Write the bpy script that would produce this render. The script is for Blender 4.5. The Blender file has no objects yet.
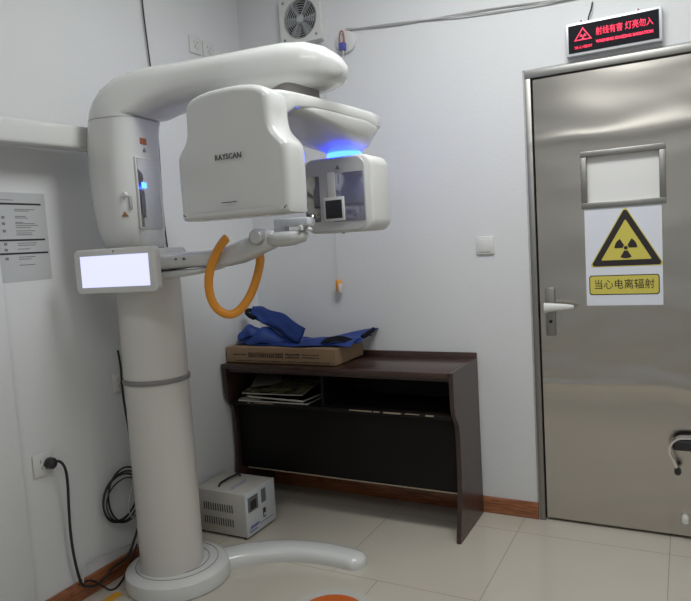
import bpy, bmesh, math, random
from mathutils import Vector, Matrix
random.seed(4)
SC = bpy.context.scene
COL = SC.collection
R = math.radians

# ------------------------------------------------------------------ camera
FPX, YAW, PITCH, ROLL = 651.17, .4854, .0865, -.0607
CAM = Vector((2.2104, -3.1036, 1.3808))
fw = Vector((-math.sin(YAW)*math.cos(PITCH), math.cos(YAW)*math.cos(PITCH), -math.sin(PITCH)))
r0 = Vector((math.cos(YAW), math.sin(YAW), 0)); u0 = r0.cross(fw)
rt = math.cos(ROLL)*r0 + math.sin(ROLL)*u0; up = math.cos(ROLL)*u0 - math.sin(ROLL)*r0
cd = bpy.data.cameras.new('camera'); cam = bpy.data.objects.new('camera', cd); COL.objects.link(cam)
cd.sensor_fit = 'HORIZONTAL'; cd.sensor_width = 36; cd.lens = FPX*36/691; cd.clip_start = .02
m = Matrix((rt, up, -fw)).transposed().to_4x4(); m.translation = CAM
cam.matrix_world = m; SC.camera = cam

# ------------------------------------------------------------------ world, lights, exposure
W = bpy.data.worlds.new('world'); SC.world = W; W.use_nodes = True
W.node_tree.nodes['Background'].inputs[0].default_value = (.9, .94, 1, 1)
W.node_tree.nodes['Background'].inputs[1].default_value = .3
SC.view_settings.view_transform = 'Standard'; SC.view_settings.look = 'None'
SC.view_settings.gamma = 1; SC.view_settings.use_curve_mapping = False
SC.view_settings.exposure = 0.3
RX0, RX1, RY0, RY1, RZ = 0.0, 3.3, -4.3, 0.0, 3.05      # the room
def area(name, loc, sx, sy, power, color, rot=(0, 0, 0)):
    l = bpy.data.lights.new(name, 'AREA'); l.shape = 'RECTANGLE'; l.size = sx; l.size_y = sy
    l.energy = power; l.color = color
    o = bpy.data.objects.new(name, l); o.location = loc; o.rotation_euler = rot; COL.objects.link(o); return o
area('ceiling_panel_light', (1.75, -1.15, RZ-.05), 1.15, .55, 26, (.98, 1.0, .985))
area('rear_panel_light', (1.75, -3.3, RZ-.05), 1.15, .55, 9, (1.0, 1.0, .965))

# ------------------------------------------------------------------ materials
def mat(name, col, rough=.5, metal=0, noise=0, nscale=8, bump=0, bscale=40, emit=None, es=0, coat=0, spec=.5, alpha=1):
    M = bpy.data.materials.new(name); M.use_nodes = True; nt = M.node_tree; N = nt.nodes; b = N['Principled BSDF']
    c = (*col, 1)
    b.inputs['Base Color'].default_value = c; b.inputs['Roughness'].default_value = rough
    b.inputs['Metallic'].default_value = metal; b.inputs['Coat Weight'].default_value = coat
    b.inputs['Specular IOR Level'].default_value = spec
    b.inputs['Alpha'].default_value = alpha
    if noise or bump:
        tc = N.new('ShaderNodeTexCoord')
    if noise:
        n = N.new('ShaderNodeTexNoise'); n.inputs['Scale'].default_value = nscale; n.inputs['Detail'].default_value = 5
        nt.links.new(tc.outputs['Object'], n.inputs['Vector'])
        mx = N.new('ShaderNodeMix'); mx.data_type = 'RGBA'
        mx.inputs[6].default_value = tuple(x*(1-noise) for x in col)+(1,); mx.inputs[7].default_value = tuple(min(1, x*(1+noise)) for x in col)+(1,)
        nt.links.new(n.outputs['Fac'], mx.inputs[0]); nt.links.new(mx.outputs[2], b.inputs['Base Color'])
    if bump:
        n2 = N.new('ShaderNodeTexNoise'); n2.inputs['Scale'].default_value = bscale; n2.inputs['Detail'].default_value = 4
        nt.links.new(tc.outputs['Object'], n2.inputs['Vector'])
        bp = N.new('ShaderNodeBump'); bp.inputs['Strength'].default_value = bump; bp.inputs['Distance'].default_value = .01
        nt.links.new(n2.outputs['Fac'], bp.inputs['Height']); nt.links.new(bp.outputs['Normal'], b.inputs['Normal'])
    if emit:
        b.inputs['Emission Color'].default_value = (*emit, 1); b.inputs['Emission Strength'].default_value = es
    return M
def wood(name, c1, c2, rough, axis_scale, coat=0):
    M = bpy.data.materials.new(name); M.use_nodes = True; nt = M.node_tree; N = nt.nodes; b = N['Principled BSDF']
    tc = N.new('ShaderNodeTexCoord'); mp = N.new('ShaderNodeMapping'); mp.inputs['Scale'].default_value = axis_scale
    n = N.new('ShaderNodeTexNoise'); n.inputs['Scale'].default_value = 6; n.inputs['Detail'].default_value = 8; n.inputs['Distortion'].default_value = 1.2
    cr = N.new('ShaderNodeValToRGB'); cr.color_ramp.elements[0].position = .35; cr.color_ramp.elements[1].position = .65
    cr.color_ramp.elements[0].color = (*c1, 1); cr.color_ramp.elements[1].color = (*c2, 1)
    nt.links.new(tc.outputs['Object'], mp.inputs[0]); nt.links.new(mp.outputs[0], n.inputs['Vector'])
    nt.links.new(n.outputs['Fac'], cr.inputs[0]); nt.links.new(cr.outputs[0], b.inputs['Base Color'])
    b.inputs['Roughness'].default_value = rough; b.inputs['Coat Weight'].default_value = coat
    return M
WALL = mat('wall_paint', (.64, .645, .65), .75, noise=.02, nscale=3, bump=.08, bscale=60)
CEIL = mat('ceiling_paint', (.75, .76, .77), .8, noise=.01)
PLASTIC = mat('white_gloss_plastic', (.60, .605, .59), .22, noise=.01, nscale=4, coat=.3)
PLASTIC2 = mat('white_satin_plastic', (.62, .62, .60), .4, noise=.01)
COLMAT = mat('column_enamel', (.60, .575, .54), .28, noise=.01, coat=.2)
GREYRING = mat('grey_rubber', (.2, .19, .185), .5, noise=.05)
GREYP = mat('mid_grey_plastic', (.36, .36, .36), .4, noise=.03)
DARK = mat('black_plastic', (.015, .015, .017), .35, noise=.1)
CABLE = mat('black_cable', (.012, .012, .013), .5, noise=.1)
CABLEG = mat('grey_cable', (.42, .42, .41), .5, noise=.1)
CABLEW = mat('white_cable', (.55, .55, .55), .5, noise=.03)
ORANGE = mat('orange_rubber', (.70, .27, .015), .35, noise=.05, coat=.2)
MIRROR = mat('dark_mirror', (.50, .50, .53), .06, metal=1, noise=.02, bump=.02, bscale=6)
SMOKE = mat('smoked_window', (.2, .2, .24), .12, metal=.6, noise=.1, nscale=12)
BLUE = mat('blue_led', (.05, .3, 1), .4, emit=(.010, .034, 1.0), es=19.0, noise=.01)
SCREEN = mat('lit_screen', (.3, .3, .4), .3, emit=(.60, .62, .95), es=.95, noise=.01)
CHROME = mat('chrome', (.75, .75, .75), .15, metal=1, noise=.03)
BOXM = mat('beige_enamel_metal', (.50, .48, .43), .45, noise=.03)
BOXW = mat('pale_front_panel', (.55, .57, .58), .4, noise=.02)
INKB = mat('blue_ink', (.05, .09, .35), .5, noise=.05)
INKK = mat('black_ink', (.02, .02, .02), .6, noise=.05)
INKG = mat('grey_ink', (.18, .18, .18), .7, noise=.05)
CARD = mat('brown_cardboard', (.30, .195, .115), .85, noise=.08, nscale=20, bump=.15, bscale=60)
INKC = mat('brown_print_ink', (.035, .022, .016), .8, noise=.1)
CLOTH = mat('blue_apron_cloth', (.010, .040, .21), .6, noise=.2, nscale=14, bump=.35, bscale=35)
CLOTHK = mat('black_binding', (.006, .006, .009), .8, noise=.1, spec=.15)
PAPER = mat('white_paper', (.66, .68, .74), .6, noise=.01)
NOTICE = mat('grey_notice_paper', (.44, .45, .46), .6, noise=.02)
YELLOW = mat('warning_yellow', (.58, .50, .09), .55, noise=.03)
BLACKB = mat('warning_black', (.018, .012, .014), .5, noise=.05)
DWOOD = wood('dark_veneer', (.026, .011, .008), (.050, .021, .015), .3, (1, 8, 8), coat=.2)
DWOODV = wood('dark_veneer_side', (.030, .016, .014), (.05, .027, .023), .35, (8, 8, 1), coat=.15)
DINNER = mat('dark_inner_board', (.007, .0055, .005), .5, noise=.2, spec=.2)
CHIP = mat('bare_chipboard', (.3, .24, .18), .9, noise=.3, nscale=60)
BASEW = wood('red_wood_trim', (.17, .050, .016), (.37, .13, .048), .3, (1.2, 18, 18), coat=.3)
BASEWY = wood('red_wood_trim_side', (.17, .050, .016), (.37, .13, .048), .3, (18, 1.2, 18), coat=.3)
REDLED = mat('red_led', (.8, .02, .06), .5, emit=(1, .025, .09), es=1.1, noise=.02)
SIGNF = mat('aluminium_frame', (.62, .64, .66), .35, metal=.3, noise=.03)
LEDP = mat('led_panel_black', (.005, .005, .009), .6, noise=.1, spec=.15)
STICK = mat('orange_sticker', (.50, .11, .022), .35, noise=.05)
STICKW = mat('clear_sticker_edge', (.47, .455, .42), .25, noise=.03)
GLASSF = mat('frosted_glass', (.72, .72, .70), .25, noise=.015, nscale=5, coat=.4)
PLUGR = mat('red_wire', (.35, .08, .08), .5, noise=.05)
PLUGB = mat('blue_connector', (.08, .09, .35), .4, noise=.05)
MAG1 = mat('magazine_cover', (.10, .12, .05), .4, noise=.9, nscale=18)
MAG2 = mat('magazine_paper', (.50, .48, .42), .5, noise=.1, nscale=20)
LEDW = mat('lamp_diffuser', (.8, .8, .8), .5, emit=(.93, .97, 1), es=2.0)
MAG3 = wood('magazine_olive_cover', (.05, .05, .035), (.60, .58, .33), .35, (2, 3, 3))
FANG = mat('fan_grille_grey', (.40, .41, .42), .45, noise=.03)
SILICONE = mat('frame_sealant', (.42, .42, .41), .7, noise=.25, nscale=25, bump=.5, bscale=30)

def steel(name, base, rough, wav):
    M = bpy.data.materials.new(name); M.use_nodes = True; nt = M.node_tree; N = nt.nodes; b = N['Principled BSDF']
    tc = N.new('ShaderNodeTexCoord'); mp = N.new('ShaderNodeMapping'); mp.inputs['Scale'].default_value = (1.0, 1, 2.6)
    n = N.new('ShaderNodeTexNoise'); n.inputs['Scale'].default_value = 1.5; n.inputs['Detail'].default_value = 1.0; n.inputs['Distortion'].default_value = .4
    bp = N.new('ShaderNodeBump'); bp.inputs['Strength'].default_value = wav; bp.inputs['Distance'].default_value = .03
    mp2 = N.new('ShaderNodeMapping'); mp2.inputs['Scale'].default_value = (3, 3, 260)
    n2 = N.new('ShaderNodeTexNoise'); n2.inputs['Scale'].default_value = 3; n2.inputs['Detail'].default_value = 3
    mr = N.new('ShaderNodeMapRange'); mr.inputs[3].default_value = rough-.03; mr.inputs[4].default_value = rough+.05
    nt.links.new(tc.outputs['Object'], mp.inputs[0]); nt.links.new(mp.outputs[0], n.inputs['Vector'])
    nt.links.new(tc.outputs['Object'], mp2.inputs[0]); nt.links.new(mp2.outputs[0], n2.inputs['Vector'])
    sp = N.new('ShaderNodeSeparateXYZ'); nt.links.new(tc.outputs['Object'], sp.inputs[0])
    def mm(op, a, c=None):
        q = N.new('ShaderNodeMath'); q.operation = op
        for i, v in enumerate((a, c)):
            if v is None: continue
            if isinstance(v, (int, float)): q.inputs[i].default_value = v
            else: nt.links.new(v, q.inputs[i])
        return q.outputs[0]
    h = n.outputs['Fac']
    wob = mm('MULTIPLY', mm('SUBTRACT', n.outputs['Fac'], .5), .22)
    for z0, amp, wd in ((1.815, .26, .035), (.70, .30, .03), (1.90, .06, .05), (1.40, .08, .06)):      # rolled creases of the sheet
        dz = mm('DIVIDE', mm('SUBTRACT', mm('ADD', sp.outputs[2], wob), z0), wd)
        g = mm('POWER', 2.718, mm('MULTIPLY', mm('MULTIPLY', dz, dz), -1))
        h = mm('ADD', h, mm('MULTIPLY', g, amp))
    nt.links.new(h, bp.inputs['Height']); nt.links.new(bp.outputs['Normal'], b.inputs['Normal'])
    nt.links.new(n2.outputs['Fac'], mr.inputs[0]); nt.links.new(mr.outputs[0], b.inputs['Roughness'])
    b.inputs['Base Color'].default_value = (*base, 1); b.inputs['Metallic'].default_value = 1
    return M
STEEL = steel('stainless_door', (.53, .505, .465), .2, .45)
STEELF = steel('stainless_frame', (.30, .295, .28), .42, .1)

def floor_mat():
    M = bpy.data.materials.new('polished_tiles'); M.use_nodes = True; nt = M.node_tree; N = nt.nodes; L = nt.links; b = N['Principled BSDF']
    T = .635
    g = N.new('ShaderNodeNewGeometry'); s = N.new('ShaderNodeSeparateXYZ'); L.new(g.outputs['Position'], s.inputs[0])
    def mth(op, a, c=None, d=None):
        n = N.new('ShaderNodeMath'); n.operation = op
        for i, v in enumerate((a, c, d)):
            if v is None: continue
            if isinstance(v, (int, float)): n.inputs[i].default_value = v
            else: L.new(v, n.inputs[i])
        return n.outputs[0]
    v = mth('DIVIDE', mth('ADD', s.outputs[1], .81), T)
    row = mth('FLOOR', v)
    off = mth('MULTIPLY', mth('LESS_THAN', row, -.5), .21)
    u = mth('DIVIDE', mth('SUBTRACT', mth('SUBTRACT', s.outputs[0], .86), off), T)
    def edge(x):
        fr = mth('FRACT', x); return mth('MULTIPLY', mth('MINIMUM', fr, mth('SUBTRACT', 1, fr)), T)
    d = mth('MINIMUM', edge(u), edge(v))
    grout = mth('LESS_THAN', d, .0015)
    n = N.new('ShaderNodeTexNoise'); n.inputs['Scale'].default_value = 3; n.inputs['Detail'].default_value = 6; L.new(g.outputs['Position'], n.inputs['Vector'])
    m1 = N.new('ShaderNodeMix'); m1.data_type = 'RGBA'; m1.inputs[6].default_value = (.46, .42, .36, 1); m1.inputs[7].default_value = (.49, .455, .39, 1); L.new(n.outputs['Fac'], m1.inputs[0])
    m2 = N.new('ShaderNodeMix'); m2.data_type = 'RGBA'; L.new(grout, m2.inputs[0]); L.new(m1.outputs[2], m2.inputs[6]); m2.inputs[7].default_value = (.27, .245, .21, 1)
    L.new(m2.outputs[2], b.inputs['Base Color']); b.inputs['Roughness'].default_value = .13
    return M
FLOOR = floor_mat()

# ------------------------------------------------------------------ helpers
def finish(bm, name, m, parent=None, smooth=True, angle=35):
    bmesh.ops.recalc_face_normals(bm, faces=bm.faces)
    me = bpy.data.meshes.new(name); bm.to_mesh(me); bm.free()
    if smooth:
        me.polygons.foreach_set('use_smooth', [True]*len(me.polygons)); me.set_sharp_from_angle(angle=R(angle))
    o = bpy.data.objects.new(name, me); COL.objects.link(o)
    me.materials.append(m)
    if parent: o.parent = parent
    return o
def thing(name, label, cat, loc=(0, 0, 0), rz=0, group=None):
    o = bpy.data.objects.new(name, None); COL.objects.link(o); o.location = loc; o.rotation_euler = (0, 0, rz); o.empty_display_size = .1
    o['label'] = label; o['category'] = cat
    if group: o['group'] = group
    return o
def tag(o, label, cat, group=None):
    o['label'] = label; o['category'] = cat
    if group: o['group'] = group
    return o
def struct(o): o['kind'] = 'structure'; return o
def bx(bm, x0, x1, y0, y1, z0, z1, bev=0, seg=2):
    r = bmesh.ops.create_cube(bm, size=1)
    vs = r['verts']
    for v in vs: v.co = Vector(((x0+x1)/2+v.co.x*(x1-x0), (y0+y1)/2+v.co.y*(y1-y0), (z0+z1)/2+v.co.z*(z1-z0)))
    if bev:
        es = list({e for v in vs for e in v.link_edges})
        bmesh.ops.bevel(bm, geom=es, offset=bev, segments=seg, affect='EDGES', profile=.5)
    return bm
def box(name, m, parent, *a, **k):
    return finish(bx(bmesh.new(), *a, **k), name, m, parent)
def loft(bm, rings, cap=True, closed=False):
    vr = [[bm.verts.new(p) for p in r] for r in rings]; n = len(rings[0])
    rr = vr + [vr[0]] if closed else vr
    for a, b in zip(rr, rr[1:]):
        for i in range(n): bm.faces.new((a[i], a[(i+1) % n], b[(i+1) % n], b[i]))
    if cap and not closed:
        bm.faces.new(vr[0][::-1]); bm.faces.new(vr[-1])
    return bm
def sup(a, b, n=4, k=40):      # superellipse outline (2D)
    out = []
    for i in range(k):
        t = 2*math.pi*i/k; c, s = math.cos(t), math.sin(t)
        out.append((a*math.copysign(abs(c)**(2/n), c), b*math.copysign(abs(s)**(2/n), s)))
    return out
def rrect(x0, x1, y0, y1, r, k=8):
    out = []
    for cx, cy, a0 in ((x1-r, y1-r, 0), (x0+r, y1-r, 90), (x0+r, y0+r, 180), (x1-r, y0+r, 270)):
        for i in range(k+1):
            a = R(a0+90*i/k); out.append((cx+r*math.cos(a), cy+r*math.sin(a)))
    return out
def catmull(pts, n=8, closed=False):
    P = [Vector(p) for p in pts]; out = []; L = len(P)
    rng = range(L) if closed else range(L-1)
    for i in rng:
        if closed: a, b, c, d = P[i-1], P[i], P[(i+1) % L], P[(i+2) % L]
        else: a, b, c, d = P[max(i-1, 0)], P[i], P[i+1], P[min(i+2, L-1)]
        for k in range(n):
            t = k/n
            out.append(.5*((2*b)+(c-a)*t+(2*a-5*b+4*c-d)*t*t+(3*b-a-3*c+d)*t**3))
    if not closed: out.append(P[-1])
    return out
def tube(bm, pts, r, k=10, smooth=8, closed=False, rfun=None):
    P = catmull(pts, smooth, closed) if smooth else [Vector(p) for p in pts]
    n = len(P); rings = []; prev = None
    for i, p in enumerate(P):
        t = (P[(i+1) % n]-P[i-1]) if closed else (P[min(i+1, n-1)]-P[max(i-1, 0)])
        t.normalize()
        if prev is None:
            a = Vector((0, 0, 1)) if abs(t.z) < .9 else Vector((1, 0, 0)); u = t.cross(a).normalized()
        else:
            u = (prev - t*prev.dot(t)).normalized()
        prev = u; v = t.cross(u)
        rr = r if rfun is None else rfun(i/(n-1))
        rings.append([p+rr*(math.cos(2*math.pi*j/k)*u+math.sin(2*math.pi*j/k)*v) for j in range(k)])
    return loft(bm, rings, True, closed)
def lathe(bm, prof, c=(0, 0, 0), axis='z', k=40):
    rings = []
    for r, h in prof:
        ring = []
        for i in range(k):
            t = 2*math.pi*i/k; a, b = r*math.cos(t), r*math.sin(t)
            q = {'z': (a, b, h), 'y': (a, h, b), 'x': (h, a, b)}[axis]
            ring.append(Vector(c)+Vector(q))
        rings.append(ring)
    return loft(bm, rings)
def prism(bm, outline, fn, layers):
    """outline 2D list; layers (depth, inset) ; fn(a,b,depth)->xyz"""
    n = len(outline); cx = sum(p[0] for p in outline)/n; cy = sum(p[1] for p in outline)/n
    def inset(d):
        if not d: return outline
        out = []
        for i in range(n):
            a, b, c = Vector(outline[i-1]), Vector(outline[i]), Vector(outline[(i+1) % n])
            t = (c-a); 
            if t.length < 1e-9: t = Vector((1, 0))
            t.normalize(); nn = Vector((-t.y, t.x))*SGN
            out.append(tuple(b+nn*d))
        return out
    ar = sum(outline[i-1][0]*outline[i][1]-outline[i][0]*outline[i-1][1] for i in range(n))
    SGN = 1 if ar > 0 else -1
    rings = [[Vector(fn(a, b, dep)) for a, b in inset(ins)] for dep, ins in layers]
    return loft(bm, rings)
def text(name, s, size, m, parent, loc, rot, ext=.0006, width=None, align='CENTER', bold=0):
    cu = bpy.data.curves.new(name, 'FONT'); cu.body = s; cu.size = size; cu.extrude = ext; cu.align_x = align; cu.align_y = 'CENTER'; cu.resolution_u = 2
    cu.offset = bold
    o = bpy.data.objects.new(name, cu); COL.objects.link(o)
    bpy.context.view_layer.update()
    me = bpy.data.meshes.new_from_object(o.evaluated_get(bpy.context.evaluated_depsgraph_get()))
    bpy.data.objects.remove(o)
    if width and len(me.vertices):
        xs = [v.co.x for v in me.vertices]; w = max(xs)-min(xs)
        for v in me.vertices: v.co.x *= width/w
    me.materials.clear(); me.materials.append(m)
    q = bpy.data.objects.new(name, me); COL.objects.link(q); q.location = loc; q.rotation_euler = rot
    if parent: q.parent = parent
    return q
FY = (R(90), 0, 0)              # text facing -Y
FX = (R(90), 0, R(90))          # text facing +X

# ------------------------------------------------------------------ room shell
def quadbox(name, m, *a): return struct(box(name, m, None, *a))
quadbox('floor', FLOOR, RX0-.1, RX1+.1, RY0-.1, RY1+.1, -.1, 0)
quadbox('ceiling', CEIL, RX0-.1, RX1+.1, RY0-.1, RY1+.1, RZ, RZ+.1)
quadbox('wall_left', WALL, RX0-.1, RX0, RY0-.1, RY1+.1, 0, RZ)
quadbox('wall_right', WALL, RX1, RX1+.1, RY0-.1, RY1+.1, 0, RZ)
quadbox('wall_front', WALL, RX0, RX1, RY0-.1, RY0, 0, RZ)
DX0, DX1, DZ = 1.566, 2.62, 2.11    # door opening incl. frame
bm = bmesh.new()
bx(bm, RX0, DX0, 0, .1, 0, RZ); bx(bm, DX1, RX1, 0, .1, 0, RZ); bx(bm, DX0, DX1, 0, .1, DZ, RZ)
struct(finish(bm, 'wall_back', WALL))
# shallow pilaster of the left wall, near the camera
struct(box('trim_1', WALL, None, 0, .03, -2.3, -1.60, 0, RZ, bev=.003))
struct(box('baseboard_back', BASEW, None, .013, DX0-.004, -.013, 0, 0, .082, bev=.003))
struct(box('baseboard_left', BASEWY, None, 0, .013, -1.598, 0, 0, .082, bev=.003))
struct(box('baseboard_right', BASEW, None, DX1+.004, RX1, -.013, 0, 0, .082, bev=.003))

# ------------------------------------------------------------------ door
fr = bmesh.new()
bx(fr, DX0, DX0+.027, -.012, .1, 0, DZ-.034, bev=.003)
bx(fr, DX1-.034, DX1, -.012, .1, 0, DZ-.034, bev=.003)
bx(fr, DX0, DX1, -.012, .1, DZ-.034, DZ, bev=.003)
frame = struct(finish(fr, 'trim_2', STEELF))
sl = bmesh.new()
bx(sl, DX0-.009, DX0+.003, -.005, .004, .082, DZ+.006, bev=.002); bx(sl, DX0-.009, DX1+.009, -.005, .004, DZ-.002, DZ+.009, bev=.002)
struct(finish(sl, 'trim_3', SILICONE))
bt = bmesh.new(); bx(bt, DX0+.027, DX1-.034, .055, .1, 0, DZ-.034)
struct(finish(bt, 'trim_4', DARK))
door = struct(thing('door_1', '', 'x', (0, 0, 0)))
del door['label'], door['category']
LX0, LX1 = DX0+.034, DX1-.04
WX0, WX1, WZ0, WZ1 = 1.822, 2.112, 1.497, 1.697
bm = bmesh.new()
bx(bm, LX0, WX0, .002, .045, .014, DZ-.04); bx(bm, WX1, LX1, .002, .045, .014, DZ-.04)
bx(bm, WX0, WX1, .002, .045, .014, WZ0); bx(bm, WX0, WX1, .002, .045, WZ1, DZ-.04)
bmesh.ops.remove_doubles(bm, verts=bm.verts, dist=1e-5)
finish(bm, 'door_leaf', STEEL, door, smooth=False)
bm = bmesh.new(); w = .026
bx(bm, WX0-w, WX1+w, -.008, .004, WZ1, WZ1+w, bev=.003); bx(bm, WX0-w, WX1+w, -.008, .004, WZ0-w, WZ0, bev=.003)
bx(bm, WX0-w, WX0, -.0075, .004, WZ0, WZ1, bev=.003); bx(bm, WX1, WX1+w, -.0075, .004, WZ0, WZ1, bev=.003)
wf = finish(bm, 'window_frame', STEELF, door)
box('window_pane', GLASSF, door, WX0, WX1, .018, .024, WZ0, WZ1)
bm = bmesh.new(); bx(bm, 1.617+.008, 1.668, -.010, .003, .897, 1.122, bev=.003)
lk = finish(bm, 'lock_plate', STEELF, door)
bm = bmesh.new(); lathe(bm, [(.0, -.013), (.008, -.013), (.008, -.009), (0, -.009)], (1.648, 0, .965), 'y', 16)
finish(bm, 'keyhole', DARK, lk)
bm = bmesh.new(); lathe(bm, [(0.001, -.05), (.013, -.05), (.013, -.009), (.001, -.009)], (1.648, 0, 1.035), 'y', 20)
finish(bm, 'handle_spindle', CHROME, door)
bm = bmesh.new()
P = catmull([(1.628, -.058, 1.034), (1.634, -.06, 1.034), (1.655, -.062, 1.036), (1.69, -.062, 1.037), (1.73, -.058, 1.037), (1.758, -.052, 1.037)], 5)
rings = []
for i, p in enumerate(P):
    t = i/(len(P)-1); rz = (.019*(1-t)**.7+.007)*min(1, .25+t*9); ry = (.010*(1-t)+.006)*min(1, .25+t*9)
    rings.append([(p.x, p.y+ry*math.cos(a*math.pi/8), p.z+rz*math.sin(a*math.pi/8)) for a in range(16)])
loft(bm, rings); finish(bm, 'door_handle', PLASTIC2, door)

# chrome hook on the door at knee height with black grip bar, running out of the frame
hk = thing('pull_bar', 'chrome curled hook with black grip bar low on the steel door', 'handle', (2.20, 0, .40))
def H(x, z, y=-.06): return (x-2.20, y, z-.40)
bm = bmesh.new()
path = catmull([H(2.40, .476), H(2.30, .476), H(2.20, .476), H(2.163, .468), H(2.138, .44), H(2.135, .405), H(2.150, .372), H(2.160, .345)], 6)
rings = []
for i, p in enumerate(path):
    t = (path[min(i+1, len(path)-1)]-path[max(i-1, 0)]).normalized(); nrm = Vector((0, 1, 0)).cross(t)
    rings.append([p+Vector((0, a, 0))+nrm*b for a, b in ((-.02, -.004), (.02, -.004), (.02, .004), (-.02, .004))])
loft(bm, rings); finish(bm, 'hook_band', CHROME, hk)
bm = bmesh.new(); bx(bm, *[2.145-2.2, 2.40-2.2], -.078, -.042, .418-.4, .468-.4, bev=.012, seg=3); finish(bm, 'grip_bar', DARK, hk)
bm = bmesh.new(); lathe(bm, [(.0005, 0), (.013, .0), (.015, .02), (.013, .04), (.0005, .04)], (-.036, -.078, -.075), 'y', 18); finish(bm, 'hook_tip', DARK, hk)
bm = bmesh.new(); bx(bm, .12, .16, -.045, .002, .02, .06); finish(bm, 'wall_mount', CHROME, hk)
ds = finish(lathe(bmesh.new(), [(.0005, -.04), (.012, -.04), (.014, -.02), (.016, .002), (.0005, .002)], (2.19, 0, .095), 'y', 20), 'door_bumper', PLASTIC2)
tag(ds, 'tiny white bumper at the bottom right of the steel door', 'door stop')

# radiation poster on the door
po = thing('warning_poster', 'white poster with yellow and black radiation triangle on the steel door', 'poster', (1.963, 0, 1.252))
PX0, PX1, PZ0, PZ1 = -.156, .156, -.215, .222
bm = bmesh.new(); bx(bm, PX0, PX1, -.0012, .0014, PZ0, PZ1)
finish(bm, 'paper_sheet', PAPER, po, smooth=False)
def tri(bm, cx, cz, s, r, y0, y1):
    pts = []; h = s*math.sqrt(3)/2
    for a in (90, 210, 330):
        cxx, czz = cx+(s/math.sqrt(3)-2*r)*math.cos(R(a)), cz+(s/math.sqrt(3)-2*r)*math.sin(R(a))
        for k in range(7):
            b = R(a-60+120*k/6); pts.append((cxx+r*math.cos(b), czz+r*math.sin(b)))
    return prism(bm, pts, lambda a, b, d: (a, d, b), [(y1, 0), (y0, 0)])
finish(tri(bmesh.new(), .012, .045, .305, .010, -.002, -.0012), 'triangle_outline', YELLOW, po, smooth=False)
finish(tri(bmesh.new(), .012, .045, .292, .010, -.0028, -.002), 'triangle_border', BLACKB, po, smooth=False)
finish(tri(bmesh.new(), .012, .045, .205, .003, -.0036, -.0028), 'triangle_field', YELLOW, po, smooth=False)
def trefoil(bm, cx, cz, r0_, r1, rc, y0, y1, tilt=0):
    for c in (90, 210, 330):
        pts = []
        for k in range(9): a = R(c+180-30+60*k/8+tilt); pts.append((cx+r1*math.cos(a), cz+r1*math.sin(a)))
        for k in range(9): a = R(c+180+30-60*k/8+tilt); pts.append((cx+r0_*math.cos(a), cz+r0_*math.sin(a)))
        prism(bm, pts, lambda a, b, d: (a, d, b), [(y1, 0), (y0, 0)])
    prism(bm, [(cx+rc*math.cos(R(i*22.5)), cz+rc*math.sin(R(i*22.5))) for i in range(16)], lambda a, b, d: (a, d, b), [(y1, 0), (y0, 0)])
    return bm
finish(trefoil(bmesh.new(), .012, .038, .012, .046, .008, -.0044, -.0036), 'trefoil', BLACKB, po, smooth=False)
bm = prism(bmesh.new(), rrect(-.143, .143, -.168, -.080, .012), lambda a, b, d: (a, d, b), [(-.0012, 0), (-.002, 0)]); finish(bm, 'caption_border', BLACKB, po, smooth=False)
bm = prism(bmesh.new(), rrect(-.139, .139, -.164, -.084, .010), lambda a, b, d: (a, d, b), [(-.002, 0), (-.0028, 0)]); finish(bm, 'caption_field', YELLOW, po, smooth=False)
text('caption_lettering', '当心电离辐射', .046, BLACKB, po, (0, -.0032, -.124), FY, .0004, width=.243)

# LED sign above the door
sg = thing('led_sign', 'black lit sign with red characters in an aluminium frame above the door', 'sign', (1.945, 0, 2.203), 0)
bm = bmesh.new(); bx(bm, -.19, .19, -.036, .0, -.07, .07, bev=.004); finish(bm, 'sign_housing', SIGNF, sg)
bm = bmesh.new(); bx(bm, -.178, .178, -.038, -.034, -.058, .058); finish(bm, 'led_panel', LEDP, sg, smooth=False)
bm = bmesh.new()
a_, b_ = [(-.118+.042*math.cos(R(t)), .012+.036*math.sin(R(t))-.003) for t in (90, 210, 330)], [(-.118+.034*math.cos(R(t)), .012+.028*math.sin(R(t))-.003) for t in (90, 210, 330)]
vo = [bm.verts.new((x, -.039, z)) for x, z in a_]; vi = [bm.verts.new((x, -.039, z)) for x, z in b_]
for i in range(3): bm.faces.new((vo[i], vo[(i+1) % 3], vi[(i+1) % 3], vi[i]))
trefoil(bm, -.118, .006, .004, .013, .003, -.0392, -.0385)
finish(bm, 'led_symbol', REDLED, sg, smooth=False)
text('main_lettering', '射线有害 灯亮勿入', .036, REDLED, sg, (.045, -.039, .014), FY, .0004, width=.222)
text('small_lettering', '当心辐射', .014, REDLED, sg, (-.118, -.039, -.038), FY, .0003, width=.072)
text('warning_lettering', 'WARNING IONIZING RADIATION', .017, REDLED, sg, (.045, -.039, -.026), FY, .0003, width=.222, bold=.0006)
for x in (-.125, .10):
    bm = bmesh.new(); bx(bm, x-.008, x+.008, -.02, 0, .069, .083, bev=.002); finish(bm, 'mounting_tab', SIGNF, sg)
    bm = bmesh.new(); lathe(bm, [(.0005, -.026), (.004, -.026), (.004, -.019), (.0005, -.019)], (x, 0, .077), 'y', 10); finish(bm, 'screw', PLUGR, sg)
bm = tube(bmesh.new(), [(-.118+.02, -.018, .068), (-.095, -.016, .09), (-.085, -.012, .12), (-.08, -.004, .15)], .0032, 8, 6)
finish(bm, 'lead_wire', CABLE, sg)

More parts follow.
